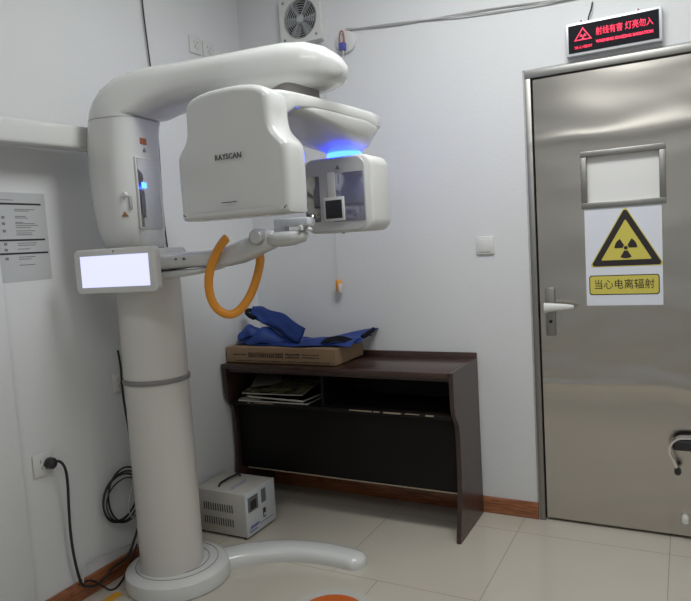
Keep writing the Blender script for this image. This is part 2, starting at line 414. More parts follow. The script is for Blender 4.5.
# wall switch
sw = thing('wall_switch', 'white square blank switch plate on the wall left of the steel door', 'switch', (1.352, 0, 1.333))
bm = bmesh.new(); bx(bm, -.043, .043, -.010, 0, -.043, .043, bev=.004); finish(bm, 'switch_plate', PLASTIC2, sw)
bm = bmesh.new(); bx(bm, -.030, .030, -.0135, -.0095, -.031, .031, bev=.002); finish(bm, 'rocker', PLASTIC2, sw)

# exhaust fan
fan = thing('exhaust_fan', 'white square exhaust fan with round grille high on the back wall', 'fan', (.420, 0, 2.577))
S = .127
bm = bmesh.new()
ri = .100
out, cir = [], []
for i in range(64):
    a = 2*math.pi*i/64+math.pi/4; c_, s_ = math.cos(a), math.sin(a); q = S/max(abs(c_), abs(s_))
    if i % 16 == 0: q *= .985
    out.append((q*c_, q*s_)); cir.append((ri*c_, ri*s_))
loft(bm, [[(x, 0, z) for x, z in out], [(x, -.03, z) for x, z in out], [(x*.97, -.036, z*.97) for x, z in out], [(x*1.03, -.036, z*1.03) for x, z in cir], [(x, -.030, z) for x, z in cir], [(x, -.003, z) for x, z in cir]], cap=False)
finish(bm, 'fan_housing', PLASTIC2, fan)
bm = bmesh.new(); lathe(bm, [(.0005, -.004), (.100, -.004), (.100, -.001), (.0005, -.001)], (0, 0, 0), 'y', 40); finish(bm, 'fan_back', DARK, fan)
bm = bmesh.new()
for r in (.024, .036, .048, .06, .072, .084, .096):
    tube(bm, [(r*math.cos(R(a)), -.031, r*math.sin(R(a))) for a in range(0, 360, 15)], .0018, 6, 1, closed=True)
for a in range(0, 360, 60):
    tube(bm, [(.02*math.cos(R(a)), -.032, .02*math.sin(R(a))), (  .099*math.cos(R(a)), -.032, .099*math.sin(R(a)))], .0024, 6, 0)
finish(bm, 'grille', FANG, fan)
bm = bmesh.new(); lathe(bm, [(.0005, -.034), (.018, -.034), (.022, -.028), (.022, -.02), (.0005, -.02)], (0, 0, 0), 'y', 24); finish(bm, 'hub', FANG, fan)
for a in range(0, 360, 60):
    bm = bmesh.new(); vs = []
    for rr, w_, tw in ((.02, .010, .008), (.06, .024, .009), (.1, .032, .007)):
        vs.append([bm.verts.new((rr*math.cos(R(a+s*math.degrees(w_/rr/1.0)*.8)), -.014+s*tw*.9, rr*math.sin(R(a+s*math.degrees(w_/rr)*.8)))) for s in (-1, 0, 1)])
    for q in range(2):
        for w_ in range(2): bm.faces.new((vs[q][w_], vs[q][w_+1], vs[q+1][w_+1], vs[q+1][w_]))
    bmesh.ops.solidify(bm, geom=bm.faces[:], thickness=.0015)
    finish(bm, 'fan_blade', FANG, fan)
for sx, sz in ((-1, -1), (1, -1), (-1, 1), (1, 1)):
    bm = bmesh.new(); lathe(bm, [(.0005, -.040), (.006, -.040), (.006, -.034), (.0005, -.034)], (sx*.096, 0, sz*.096), 'y', 10); finish(bm, 'screw', GREYRING, fan)
bm = tube(bmesh.new(), [(.128, -.03, -.1), (.130, -.03, -.3), (.132, -.03, -1.40)], .0016, 6, 2); pc = finish(bm, 'pull_cord', CABLEW, fan)
bm = bmesh.new(); lathe(bm, [(.0005, -1.45), (.013, -1.449), (.016, -1.43), (.016, -1.395), (.009, -1.385), (.0005, -1.383)], (.134, -.03, 0), 'z', 18); finish(bm, 'pull_toggle', ORANGE, pc)
bm = bmesh.new(); bx(bm, .137, .152, -.045, -.02, -1.453, -1.405, bev=.004); finish(bm, 'toggle_cap', PLASTIC2, pc)

# round junction plate with connector + grey twin wire
jb = thing('junction_plate', 'round white ceiling-rose plate with red and blue connector beside the exhaust fan', 'socket', (.672, 0, 2.415))
bm = bmesh.new(); lathe(bm, [(.0005, -.022), (.04, -.022), (.055, -.016), (.058, 0), (.0005, 0)], (0, 0, 0), 'y', 40); finish(bm, 'plate', PLASTIC2, jb)
bm = tube(bmesh.new(), [(-.022, -.03, -.01), (-.024, -.034, .02), (-.018, -.034, .046), (-.004, -.034, .048), (.002, -.034, .02), (0, -.03, -.01)], .0035, 8, 6); finish(bm, 'red_wire_loop', PLUGR, jb)
bm = bmesh.new(); bx(bm, -.028, .008, -.045, -.02, -.045, -.008, bev=.004); finish(bm, 'blue_plug', PLUGB, jb)
bm = tube(bmesh.new(), [(-.01, -.033, -.043), (-.006, -.033, -.06), (-.012, -.03, -.075), (-.008, -.028, -.09)], .0035, 8, 6); finish(bm, 'lead', CABLEW, jb)
bm = bmesh.new()
for q in (0, 1):
    pts = []
    for i in range(26):
        t = i/25; x = .675+t*1.15; z = 2.478-.095*t**.8+.006*math.sin(t*7+q*3.1)+(.003 if q else -.003)
        pts.append((x, -.007-(.0 if q else .002)-.003*math.sin(q*3+t*9)**2, z))
    tube(bm, pts, .0032, 6, 2)
tag(finish(bm, 'twin_wire', CABLEG), 'grey twisted twin wire strung along the top of the back wall', 'cable')

# outlets on left wall
def outlet(y, z, w, h, label, holes=True, name='wall_socket'):
    o = thing(name, label, 'socket', (0, y, z))
    bm = bmesh.new(); bx(bm, 0, .009, -w/2, w/2, -h/2, h/2, bev=.003); finish(bm, 'socket_plate', PLASTIC2, o)
    bm = bmesh.new()
    for dy, dz in ((-.012, .014), (.012, .014), (-.009, -.012), (.009, -.016), (0, -.002)):
        bx(bm, .0085, .0097, dy-.0016, dy+.0016, dz-.006, dz+.006)
    finish(bm, 'socket_slots', INKG, o); return o
outlet(-1.085, .838, .07, .082, 'small white wall socket half hidden behind the column at its grey ring')
outlet(-1.497, .607, .086, .086, 'white wall socket low on left wall holding the black plug')
outlet(-.395, 2.435, .086, .086, 'white double socket high on left wall above the machine arm, nearer one')
outlet(-.29, 2.432, .086, .086, 'white double socket high on left wall above the machine arm, one nearer the corner')

# notice on left wall
nt_ = thing('wall_notice', 'pale grey printed notice sheet with dark bars taped on the left wall', 'notice', (.0, -1.475, 1.485))
bm = bmesh.new(); bx(bm, 0, .0012, -.118, .105, -.17, .16); finish(bm, 'notice_sheet', NOTICE, nt_, smooth=False)
for (y0, y1, z) in ((-.118, .085, .118), (-.105, .09, -.016), (-.105, .098, -.066)):
    finish(bx(bmesh.new(), .0012, .0018, y0, y1, z-.0035, z+.0035), 'dark_bar', INKK, nt_, smooth=False)
bm = bmesh.new()
bx(bm, .0012, .0018, -.113, -.107, -.015, .095)
finish(bm, 'side_bar', INKG, nt_, smooth=False)
random.seed(3)
for z, a, b in ((.132, -.1, -.03), (.098, -.03, .05), (.092, -.03, .03), (.072, -.03, .01), (.066, -.03, .02), (.05, -.03, -.0), (.045, -.03, .05), (.038, -.03, .06), (.03, -.03, .03), (.018, -.03, .04), (.01, -.03, .03), (.003, -.03, .035), (-.028, -.03, .05), (-.036, -.03, .04), (-.05, -.03, .02), (-.08, -.03, .04), (-.088, -.03, .02), (-.11, -.03, .03)):
    y = a; bm = bmesh.new()
    while y < b:
        w_ = random.uniform(.006, .012); bx(bm, .0012, .0016, y, y+w_, z-.0014, z+.0014); y += w_+.0005
    finish(bm, 'print_line', INKG, nt_, smooth=False)
for z in (.068, .045, .018, -.03, -.052, -.084): finish(bx(bmesh.new(), .0012, .0016, -.085, -.072, z-.005, z+.005), 'print_icon', INKG, nt_, smooth=False)

# ------------------------------------------------------------------ desk
dk = thing('writing_desk', 'dark brown worn wooden desk with open shelf against the back wall', 'desk', (.65, -.2, 0))
def D(o): o.location = (-.65, .2, 0); return o
X0, X1 = .016, 1.292
D(box('desk_top', DWOOD, dk, X0-.006, X1-.022, -.398, -.026, .76, .785, bev=.004))
D(box('back_rail', DWOOD, dk, X0, X1, -.026, -.014, .70, .812, bev=.003))
def side(x0, x1, mm):
    prof = [(-.016, 0), (-.39, 0), (-.385, .03), (-.345, .19), (-.335, .30), (-.334, .45), (-.338, .53), (-.362, .562), (-.386, .59), (-.394, .63), (-.396, .757 if x0 < 1 else .785), (-.026, .757 if x0 < 1 else .785), (-.016, .757)]
    bm = prism(bmesh.new(), prof, lambda a, b, d: (d, a, b), [(x0, 0), (x1, 0)])
    es = [e for e in bm.edges if abs(e.verts[0].co.x-e.verts[1].co.x) < 1e-6]
    bmesh.ops.bevel(bm, geom=es, offset=.0015, segments=1, affect='EDGES')
    return D(finish(bm, 'side_panel', mm, dk))
side(X0, X0+.022, DWOODV); sp = side(X1-.021, X1, DWOODV)
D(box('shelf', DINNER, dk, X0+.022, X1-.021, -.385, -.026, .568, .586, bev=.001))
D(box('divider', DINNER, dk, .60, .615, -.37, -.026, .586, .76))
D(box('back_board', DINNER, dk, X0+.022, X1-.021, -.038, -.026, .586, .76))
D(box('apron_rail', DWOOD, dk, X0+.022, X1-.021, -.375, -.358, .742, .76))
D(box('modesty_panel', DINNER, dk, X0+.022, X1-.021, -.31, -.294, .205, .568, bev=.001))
D(box('panel_edge', CHIP, dk, X0+.06, X1-.022, -.3112, -.2930, .200, .206))
random.seed(9)
for x, w_ in ((.76, .12), (.89, .03), (.94, .09), (1.05, .07), (1.15, .04), (.16, .015), (.2, .12)):
    D(finish(bx(bmesh.new(), x, x+w_, -.3862, -.384, .5815+random.uniform(-.002, .002), .5865), 'chipped_edge', CHIP, dk))
bm = bmesh.new()
prof = [(-.384, .003), (-.374, .06), (-.362, .062), (-.356, .03), (-.335, .028), (-.325, .075), (-.31, .085), (-.30, .05), (-.27, .035), (-.26, .06), (-.245, .065), (-.23, .03), (-.16, .02), (-.12, .035), (-.10, .018), (-.03, .014), (-.03, .003)]
prism(bm, prof, lambda a, b, d: (d, a, b), [(X1-.001, 0), (X1+.0008, 0)])
D(finish(bm, 'worn_patch', mat('worn_veneer_patch', (.17, .135, .11), .8, noise=.5, nscale=40), dk, smooth=False))

# magazines on the shelf
def magazine(x, y, z, w, h, t, rz, m1, label):
    o = thing('magazine', label, 'magazine', (x, y, z), rz, 'magazines on the desk shelf')
    bm = bmesh.new(); bx(bm, -w/2, w/2, -h/2, h/2, 0, t-.001, bev=.0006, seg=1); finish(bm, 'pages', MAG2, o)
    bm = bmesh.new()
    n = 10; vs = []
    for i in range(n+1):
        u = i/n; vs.append([bm.verts.new((-w/2+w*u, -h/2+h*v, t+.0005+.004*max(0, (1-u)-.7)**1*3)) for v in (0, 1)])
    for i in range(n): bm.faces.new((vs[i][0], vs[i+1][0], vs[i+1][1], vs[i][1]))
    bmesh.ops.solidify(bm, geom=bm.faces[:], thickness=.0006); finish(bm, 'cover', m1, o)
    return o
magazine(.30, -.245, .5865, .42, .25, .008, R(2), MAG2, 'bottom pale magazine of the pile on the left desk shelf')
magazine(.32, -.235, .600, .36, .24, .010, R(-4), MAG1, 'green and black patterned magazine inside the pile on the desk shelf')
o = magazine(.27, -.215, .6105, .36, .24, .006, R(5), MAG3, 'topmost magazine with pale and olive cover on the left desk shelf'); o.rotation_euler.x = R(7); o.location.z = .634
o = magazine(.16, -.18, .645, .16, .22, .002, R(25), MAG2, 'small pale curled leaflet leaning at the left of the shelf pile'); o.rotation_euler = (R(7), R(-6), R(25)); o.location.z = .670

# cardboard box on the desk
cb = thing('cardboard_box', 'flat brown printed cardboard box lying on the desk top', 'box', (.345, -.186, .7855))
bm = bmesh.new(); hw, hd, hh = .333, .155, .084
bx(bm, -hw, hw, -hd, hd, 0, .004); bx(bm, -hw, hw, -hd, -hd+.004, 0, hh); bx(bm, -hw, hw, hd-.004, hd, 0, hh); bx(bm, -hw, -hw+.004, -hd+.004, hd-.004, 0, hh-.001); bx(bm, hw-.004, hw, -hd+.004, hd-.004, 0, hh-.001)
finish(bm, 'carton', CARD, cb)
bm = bmesh.new(); bx(bm, -hw+.002, hw-.002, -hd+.003, -.002, hh-.003, hh, bev=.001); bx(bm, -hw+.002, hw-.002, .002, hd-.003, hh-.003, hh, bev=.001); finish(bm, 'lid_flaps', CARD, cb)
bm = bmesh.new()
random.seed(12)
for (xa, xb, z, hgt, st) in ((-.19, .02, .046, .016, .013), (.04, .12, .052, .005, .01), (.04, .12, .038, .005, .01), (.14, .24, .052, .0035, .008), (.14, .24, .038, .0035, .008), (-.29, -.2, .046, .004, .01), (-.28, .30, .014, .003, .01)):
    x = xa
    while x < xb:
        w_ = st*random.uniform(.6, .9)
        if hgt > .01:
            for q in range(3): bx(bm, x+q*w_/3, x+q*w_/3+w_*.2, -hd-.0006, -hd, z-hgt*random.uniform(.6, 1)/1.0, z+hgt*random.uniform(.5, .9))
            zz = z+random.uniform(-.6, .6)*hgt; bx(bm, x, x+w_, -hd-.0006, -hd, zz, zz+.003); bx(bm, x, x+w_, -hd-.0006, -hd, z-hgt*.8, z-hgt*.8+.003)
        else: bx(bm, x, x+w_, -hd-.0006, -hd, z-hgt, z+hgt*random.uniform(0, 1))
        x += st
finish(bm, 'printed_characters', INKC, cb, smooth=False)

# blue apron on the box
ap = thing('lead_apron', 'crumpled blue protective apron with black binding on the cardboard box', 'apron', (.38, -.18, .871))
def sheet(bm, f, nu, nv, th):
    vs = [[bm.verts.new(f(i/nu, j/nv)) for j in range(nv+1)] for i in range(nu+1)]
    fs = [bm.faces.new((vs[i][j], vs[i+1][j], vs[i+1][j+1], vs[i][j+1])) for i in range(nu) for j in range(nv)]
    bmesh.ops.recalc_face_normals(bm, faces=fs)
    bmesh.ops.solidify(bm, geom=fs, thickness=th)
def sm(a, b, t): t = max(0, min(1, (t-a)/(b-a))); return t*t*(3-2*t)
def flat(u, v):      # the spread lower layer
    x = -.335+.70*u; y = -.125+.25*v+.012*math.sin(9*u)+.01*math.sin(17*u+1)*(1-v)
    h = .008+.010*(1+math.sin(11*u+3*v+.6*math.sin(7*v)))*.6+.005*math.sin(23*u-9*v)
    h += .030*sm(.55, 1, u)*(.35+.65*v)
    e = min(v, 1-v, u*2.2, 1)*7
    h *= .45+.55*min(1, e)
    return (x, y, max(.005, h))
bm = bmesh.new(); sheet(bm, flat, 70, 30, .004); finish(bm, 'lower_panel', CLOTH, ap, angle=80)
def roll(u, v):      # the long folded fold rising to the upper left
    P0, P1 = Vector((-.300, -.01, .160)), Vector((.055, -.09, .035))
    p = P0.lerp(P1, u); p.z += .020*math.sin(u*3.1)
    a = v-.5
    w = .045+.030*sm(0, .6, u)
    return (p.x+a*w*.75+.003*math.sin(14*u), p.y-a*.02+.05*abs(a), max(.008, p.z+a*w*1.1-.012*math.cos(a*6)+.007*math.sin(13*u+6*v)*math.sin(v*9)))
bm = bmesh.new(); sheet(bm, roll, 40, 16, .014); finish(bm, 'upper_fold', CLOTH, ap, angle=80)
def lump(u, v):      # bunched cloth at the left under the fold
    a = math.pi*v; x = -.355+.34*u
    rr = (.020+.032*math.sin(min(1, u*1.15)*math.pi)**.6 if u < .87 else .020)*(1+.14*math.sin(9*u+5*v))
    return (x+.012*math.sin(7*v+3*u), -.035+rr*1.6*math.cos(a), max(.006, .010+rr*(1.5-.3*u)*math.sin(a)+.006*math.sin(15*u)))
bm = bmesh.new(); sheet(bm, lump, 34, 20, .005); finish(bm, 'bunched_fold', CLOTH, ap, angle=80)
def lump2(u, v):
    a = math.pi*v; x = -.345+.12*u
    rr = (.018+.022*math.sin(u*math.pi)**.6)*(1+.15*math.sin(8*u-5*v))
    return (x+.02*v, -.085+.02*u+rr*1.2*math.cos(a), max(.006, .03+.03*u+rr*1.4*math.sin(a)))
bm = bmesh.new(); sheet(bm, lump2, 24, 16, .005); finish(bm, 'bunched_fold', CLOTH, ap, angle=80)
def flap(u, v):      # right hand flap lying across the box end
    x = .08+.30*u; y = -.12+.245*v*(.6+.4*u)+.06*u
    return (x, y, max(.010, .026+.024*sm(0, 1, u)*(.5+.5*v)+.008*math.sin(5*v+3*u)-.02*sm(.3, 0, v)))
bm = bmesh.new(); sheet(bm, flap, 24, 14, .006); finish(bm, 'side_flap', CLOTH, ap, angle=80)
bm = tube(bmesh.new(), [(-.315, .03, .172), (-.322, .0, .176), (-.312, -.03, .166), (-.285, -.04, .150), (-.255, -.045, .140)], .0125, 10, 6); finish(bm, 'black_binding', CLOTHK, ap)
bm = tube(bmesh.new(), [(.378, .12, .058), (.384, .09, .056), (.382, .04, .048), (.372, .0, .036)], .012, 10, 6); finish(bm, 'black_binding', CLOTHK, ap)
def strap(u, v):
    p = Vector((.19, -.09, .030)).lerp(Vector((.34, -.05, .016)), u); p.z += .022*math.sin(u*2.6)
    return (p.x, p.y+(v-.5)*.04-.02*u, max(.007, p.z+.006-(1-v)*.014))
bm = bmesh.new(); sheet(bm, strap, 16, 4, .004); finish(bm, 'black_strap', CLOTHK, ap, angle=80)

# ------------------------------------------------------------------ voltage stabiliser on the floor
st = thing('voltage_stabilizer', 'beige metal stabiliser box with vents and carry handle on the floor under desk', 'power unit', (.185, -.58, 0))
bm = bmesh.new(); bx(bm, -.155, .148, -.12, .125, .012, .224, bev=.003); finish(bm, 'case', BOXM, st)
bm = bmesh.new(); bx(bm, .147, .155, -.121, .126, .012, .225, bev=.002); finish(bm, 'front_panel', BOXW, st)
for zz in (.143, .073):
    bm = bmesh.new()
    for i in range(13):
        x = -.10+i*.0142; bx(bm, x, x+.0052, -.1212, -.119, zz-.019, zz+.019)
    finish(bm, 'vent_grille', INKK, st, smooth=False)
bm = bmesh.new(); bx(bm, .1545, .1575, -.102, -.022, .128, .200, bev=.001); mt = finish(bm, 'meter', mat('meter_grey', (.13, .135, .14), .4, noise=.1), st)
bm = bmesh.new(); bx(bm, .1575, .1585, -.085, -.04, .138, .180); finish(bm, 'meter_display', DARK, mt)
bm = bmesh.new(); bx(bm, .1545, .1575, .008, .045, .138, .205, bev=.001); finish(bm, 'switch_block', mat('switch_grey', (.13, .135, .14), .4, noise=.1), st)
bm = bmesh.new(); bx(bm, .1545, .159, .015, .035, .062, .107, bev=.001); rk = finish(bm, 'rocker_switch', DARK, st)
bm = bmesh.new(); bx(bm, .159, .1595, .019, .031, .068, .085); finish(bm, 'rocker_mark', BOXW, rk)
bm = bmesh.new()
random.seed(5)
for z, a, b, h in ((.053, -.09, -.02, .004), (.046, -.10, -.03, .002), (.044, -.015, .09, .0016), (.032, -.10, -.04, .003)):
    y = a
    while y < b: w_ = random.uniform(.004, .009); bx(bm, .1548, .1556, y, y+w_, z-h, z+h); y += w_+.002
finish(bm, 'panel_print', INKB, st, smooth=False)
bm = bmesh.new(); bx(bm, .03, .034, -.07, .06, .2238, .2246); bx(bm, .045, .049, -.09, .04, .2238, .2246); finish(bm, 'top_stripes', INKB, st, smooth=False)
bm = tube(bmesh.new(), [(-.036, -.075, .226), (-.034, -.062, .240), (-.032, -.02, .243), (-.03, .03, .243), (-.028, .075, .240), (-.027, .09, .226)], .006, 10, 6)
finish(bm, 'carry_handle', DARK, st)
for x in (-.13, .13):
    for y in (-.10, .10):
        bm = bmesh.new(); lathe(bm, [(.0005, 0), (.012, 0), (.013, .013), (.0005, .013)], (x, y, 0), 'z', 16); finish(bm, 'rubber_foot', DARK, st)

# ------------------------------------------------------------------ dental panoramic x-ray machine
A = R(8)
mc = thing('panoramic_xray_machine', 'large white dental panoramic x-ray machine with column, rotating arm and orange grips', 'x-ray machine', (.25, -1.11, 0), A)
# column
bm = bmesh.new(); lathe(bm, [(.131, .06), (.131, .5), (.130, 1.0), (.129, 1.35)], (0, 0, 0), 'z', 56); finish(bm, 'column', COLMAT, mc)
bm = bmesh.new(); lathe(bm, [(.128, .868), (.136, .866), (.137, .872), (.137, .880), (.135, .885), (.128, .886)], (0, 0, 0), 'z', 56); finish(bm, 'column_ring', GREYRING, mc)
# base
bm = bmesh.new(); lathe(bm, [(.213, 0), (.220, .004), (.222, .03), (.215, .058), (.200, .070), (.18, .075), (.0005, .076)], (.01, .02, 0), 'z', 64); bs = finish(bm, 'base', PLASTIC, mc)
bm = bmesh.new()
for ring, z in ((.172, .0755), (.1345, .0765)):
    tube(bm, [(.01+ring*math.cos(R(a)), .02+ring*math.sin(R(a)), z) for a in range(0, 360, 8)], .0016, 6, 1, closed=True)
finish(bm, 'base_groove', INKG, bs)
# curved foot, path in world coordinates turned into the machine frame
def loc(x, y, z):
    dx, dy = x-.25, y+1.11
    return Vector((dx*math.cos(A)+dy*math.sin(A), -dx*math.sin(A)+dy*math.cos(A), z))
path = catmull([loc(.30, -1.03, 0), loc(.395, -.905, 0), loc(.48, -.825, 0), loc(.60, -.755, 0), loc(.74, -.722, 0), loc(.86, -.718, 0), loc(.925, -.725, 0)], 7)
bm = bmesh.new(); rings = []
n = len(path)
for i, p in enumerate(path):
    t = (path[min(i+1, n-1)]-path[max(i-1, 0)]).normalized(); nr = Vector((-t.y, t.x, 0)); f = i/(n-1)
    w_ = .070-.014*f; h = .062-.012*f
    rings.append([p+nr*(w_*a)+Vector((0, 0, max(0, h*b))) for a, b in ((-1, 0), (-1.02, .3), (-.97, .65), (-.8, .9), (-.45, 1), (0, 1.03), (.45, 1), (.8, .9), (.97, .65), (1.02, .3), (1, 0))])
last = rings[-1]; pe = path[-1]; t = (path[-1]-path[-2]).normalized()
for k in range(1, 7):
    a = k/6*math.pi/2
    rings.append([pe+t*(.05*math.sin(a))+Vector(((q-pe).x*math.cos(a), (q-pe).y*math.cos(a), q.z*(.35+.65*math.cos(a)))) for q in last])
loft(bm, rings); bmesh.ops.remove_doubles(bm, verts=bm.verts, dist=1e-4); finish(bm, 'foot', PLASTIC, bs, angle=60)

# carriage: rounded tall body; then the arm bends forward out of it
def section(s0, s1, d0, d1, z, r, k=9): return [(a, b, z) for a, b in rrect(s0, s1, d0, d1, r, k)]
bm = bmesh.new(); rings = []
for z, s0, s1, d0, d1, r in ((1.408, -.070, .075, -.155, .05, .07), (1.412, -.084, .088, -.175, .058, .08), (1.43, -.094, .095, -.190, .06, .085), (1.50, -.110, .100, -.198, .062, .085), (1.60, -.122, .101, -.200, .062, .085), (1.70, -.126, .101, -.200, .062, .085), (1.80, -.123, .102, -.200, .062, .085), (1.87, -.114, .106, -.200, .064, .085), (1.905, -.106, .112, -.200, .066, .085)):
    rings.append(section(s0, s1, d0, d1, z, r))
loft(bm, rings); cg = finish(bm, 'carriage', PLASTIC, mc, angle=50)
# arm: sections swept along a bend (vertical -> forward)
path = [((.003, 1.907), 0, .109, .133), ((.006, 1.925), 7, .108, .133), ((.018, 1.945), 20, .108, .132), ((.040, 1.966), 35, .106, .132), ((.072, 1.984), 50, .102, .130), ((.112, 1.998), 64, .096, .128), ((.160, 2.009), 76, .089, .126), ((.22, 2.017), 86, .082, .124),
        ((.30, 2.022), 90, .079, .122), ((.45, 2.024), 90, .079, .120), ((.60, 2.020), 90, .086, .120), ((.70, 2.018), 90, .089, .119), ((.78, 2.014), 93, .084, .114), ((.84, 2.005), 97, .070, .100), ((.88, 1.996), 100, .050, .078), ((.903, 1.989), 102, .026, .045), ((.908, 1.987), 102, .006, .012)]
bm = bmesh.new(); rings = []
for (s, z), ang, hw_, hd_ in path:
    a = R(ang); nx, nz = math.cos(a), -math.sin(a)       # in-plane normal to travel
    rings.append([(s+nx*u, -.067+.06*min(1, max(0, (s+.01)/.3))+v, z+nz*u) for u, v in sup(hw_, hd_, 3.0, 44)])
loft(bm, rings); finish(bm, 'support_arm', PLASTIC, mc, angle=60)
bm = bmesh.new()
rings = [[(x*1.004-.0002, y*1.003, z) for x, y, z in section(-.1065, .1125, -.2005, .0665, zz, .085)] for zz in (1.904, 1.907)]
loft(bm, rings); finish(bm, 'carriage_seam', GREYP, cg)
# laser window on the +s face of the carriage
wn = finish(bx(bmesh.new(), .096, .1045, -.150, -.015, 1.49, 1.755, bev=.003), 'laser_window', MIRROR, cg)
bm = bmesh.new(); bx(bm, .094, .1035, -.153, -.012, 1.486, 1.759, bev=.003); finish(bm, 'window_bezel', PLASTIC2, cg)
bm = bmesh.new(); bx(bm, .1035, .1065, -.132, -.102, 1.640, 1.662, bev=.002); finish(bm, 'laser_light', BLUE, wn)
def triangle(bm, c, s, fn, d0, d1):
    return prism(bm, [(c[0]+s*math.cos(R(a)), c[1]+s*math.sin(R(a))) for a in (90, 210, 330)], fn, [(d0, 0), (d1, 0)])
bm = bmesh.new(); bx(bm, .100, .1050, -.118, -.078, 1.808, 1.832, bev=.001); finish(bm, 'orange_label', mat('label_orange_brown', (.38, .12, .04), .5, noise=.2, nscale=60), cg)
bm = triangle(bmesh.new(), (-.095, 1.785), .011, lambda a, b, d: (d, a, b), .100, .1045); finish(bm, 'warning_triangle', INKG, cg, smooth=False)
bm = triangle(bmesh.new(), (.060, 1.540), .013, lambda a, b, d: (a, d+(a-.06)*.5, b), -.1895, -.180)
finish(bm, 'warning_triangle', mat('label_brown', (.25, .12, .05), .5, noise=.2), cg, smooth=False)
bm = bmesh.new(); lathe(bm, [(.0005, -.210), (.009, -.210), (.011, -.203), (.011, -.197), (.0005, -.197)], (.068, .012, 1.615), 'y', 18); kb = finish(bm, 'knob', PLASTIC2, cg)
bm = bmesh.new(); bx(bm, .076, .083, -.1815, -.165, 1.56, 1.61, bev=.003); finish(bm, 'slider', GREYP, cg)
# cephalometric arm toward the viewer's left
ceph_dir = -1
def ce(x0, x1, y): return None
P0, P1 = loc(.115, -1.20, 1.852), loc(.095, -2.35, 1.83)
t = (P1-P0).normalized(); nr = Vector((-t.y, t.x, 0)).normalized()
bm = bmesh.new(); loft(bm, [[P0.lerp(P1, f)+nr*a+Vector((0, 0, b)) for a, b in sup(.040, .045, 6, 32)] for f in (0, .25, .5, 1)])
finish(bm, 'side_arm', PLASTIC, mc)
bm = bmesh.new(); loft(bm, [[P0.lerp(P1, f)+nr*a+Vector((0, 0, b)) for a, b in sup(.043, .048, 6, 32)] for f in (.0, .018)])
finish(bm, 'side_arm_collar', PLASTIC2, mc)

# gantry (rotating C arm); frame of the room axes, hung under the arm
gt = bpy.data.objects.new('gantry', None); COL.objects.link(gt); gt.parent = mc; gt.rotation_euler = (0, 0, -A); gt.location = (0, 0, 0)
gt.empty_display_size = .1
g0 = Vector((.25, -1.11, 0))
def G(x, y, z): return (x-.25, y+1.11, z)
# sensor housing: shaped panel facing the camera
half = [(0, 1.488), (.18, 1.489), (.212, 1.491), (.222, 1.503), (.225, 1.60), (.224, 1.690), (.216, 1.716), (.192, 1.742), (.177, 1.765), (.171, 1.80), (.170, 1.845), (.162, 1.876), (.130, 1.896), (.07, 1.907)]
left = [(-x, z) for x, z in half[1:]][::-1]
outl = catmull([(x, 0, z) for x, z in half]+[(0, 0, 1.909)]+[(x, 0, z) for x, z in left], 3, closed=True)
outl = [(p.x+.893, p.z) for p in outl]
def pf(a, b, d):
    u = (a-.893)/.225; return G(a, d+(.014*u*u if d < -1.3 else 0), b)
bm = prism(bmesh.new(), outl, pf, [(-1.372, .024), (-1.370, .014), (-1.363, .005), (-1.350, 0), (-1.26, 0), (-1.245, .006), (-1.240, .02)])
# turn the flat front face into a fan of strips so that it can curve
ph = finish(bm, 'sensor_housing', PLASTIC, gt, angle=50)
# subdivide front n-gon by adding a gridless ring fill
bm = bmesh.new(); bx(bm, .860-.25, .920-.25, -1.3735+1.11, -1.3715+1.11, 1.538, 1.5405); finish(bm, 'front_slot', INKK, ph)
text('logo_lettering', 'RAYSCAN', .026, INKK, ph, (.900-.25, -1.3735+1.11, 1.685), FY, .0006, width=.105, bold=.0002)
# bridge across the top
bm = bmesh.new(); rings = []
for y, x0, x1, z0, z1 in ((-1.30, .745, 1.048, 1.79, 1.893), (-1.26, .735, 1.060, 1.80, 1.899), (-1.20, .735, 1.066, 1.838, 1.900), (-1.1, .745, 1.078, 1.850, 1.900), (-1.0, .76, 1.09, 1.852, 1.900), (-.85, .79, 1.108, 1.845, 1.899), (-.72, .82, 1.122, 1.835, 1.897), (-.65, .835, 1.122, 1.83, 1.893), (-.622, .85, 1.106, 1.835, 1.886), (-.612, .87, 1.085, 1.848, 1.875)):
    cx, cz = (x0+x1)/2, (z0+z1)/2
    rings.append([G(cx+a, y, cz+b) for a, b in sup((x1-x0)/2, (z1-z0)/2, 7, 44)])
loft(bm, rings); br = finish(bm, 'bridge', PLASTIC, gt, angle=45)
# funnel down to the light ring
bm = bmesh.new(); rings = []
for z, rx, ry, cx, cy in ((1.88, .158, .30, .932, -.925), (1.852, .168, .305, .930, -.925), (1.840, .168, .290, .932, -.912), (1.826, .160, .245, .942, -.870), (1.808, .146, .190, .958, -.820), (1.789, .126, .142, .972, -.776), (1.770, .102, .104, .981, -.740), (1.757, .080, .078, .985, -.720), (1.746, .066, .064, .985, -.715)):
    rings.append([G(cx+a+.12*b, cy+b, z) for a, b in sup(rx, ry, 6 if z > 1.82 else 4 if z > 1.8 else (3 if z > 1.765 else 2), 56)])
loft(bm, rings); finish(bm, 'funnel', PLASTIC, br, angle=50)
bm = bmesh.new(); lathe(bm, [(.060, 1.723), (.069, 1.724), (.071, 1.731), (.071, 1.741), (.069, 1.747), (.060, 1.748)], G(.985, -.715, 0), 'z', 48); finish(bm, 'light_ring', BLUE, gt)
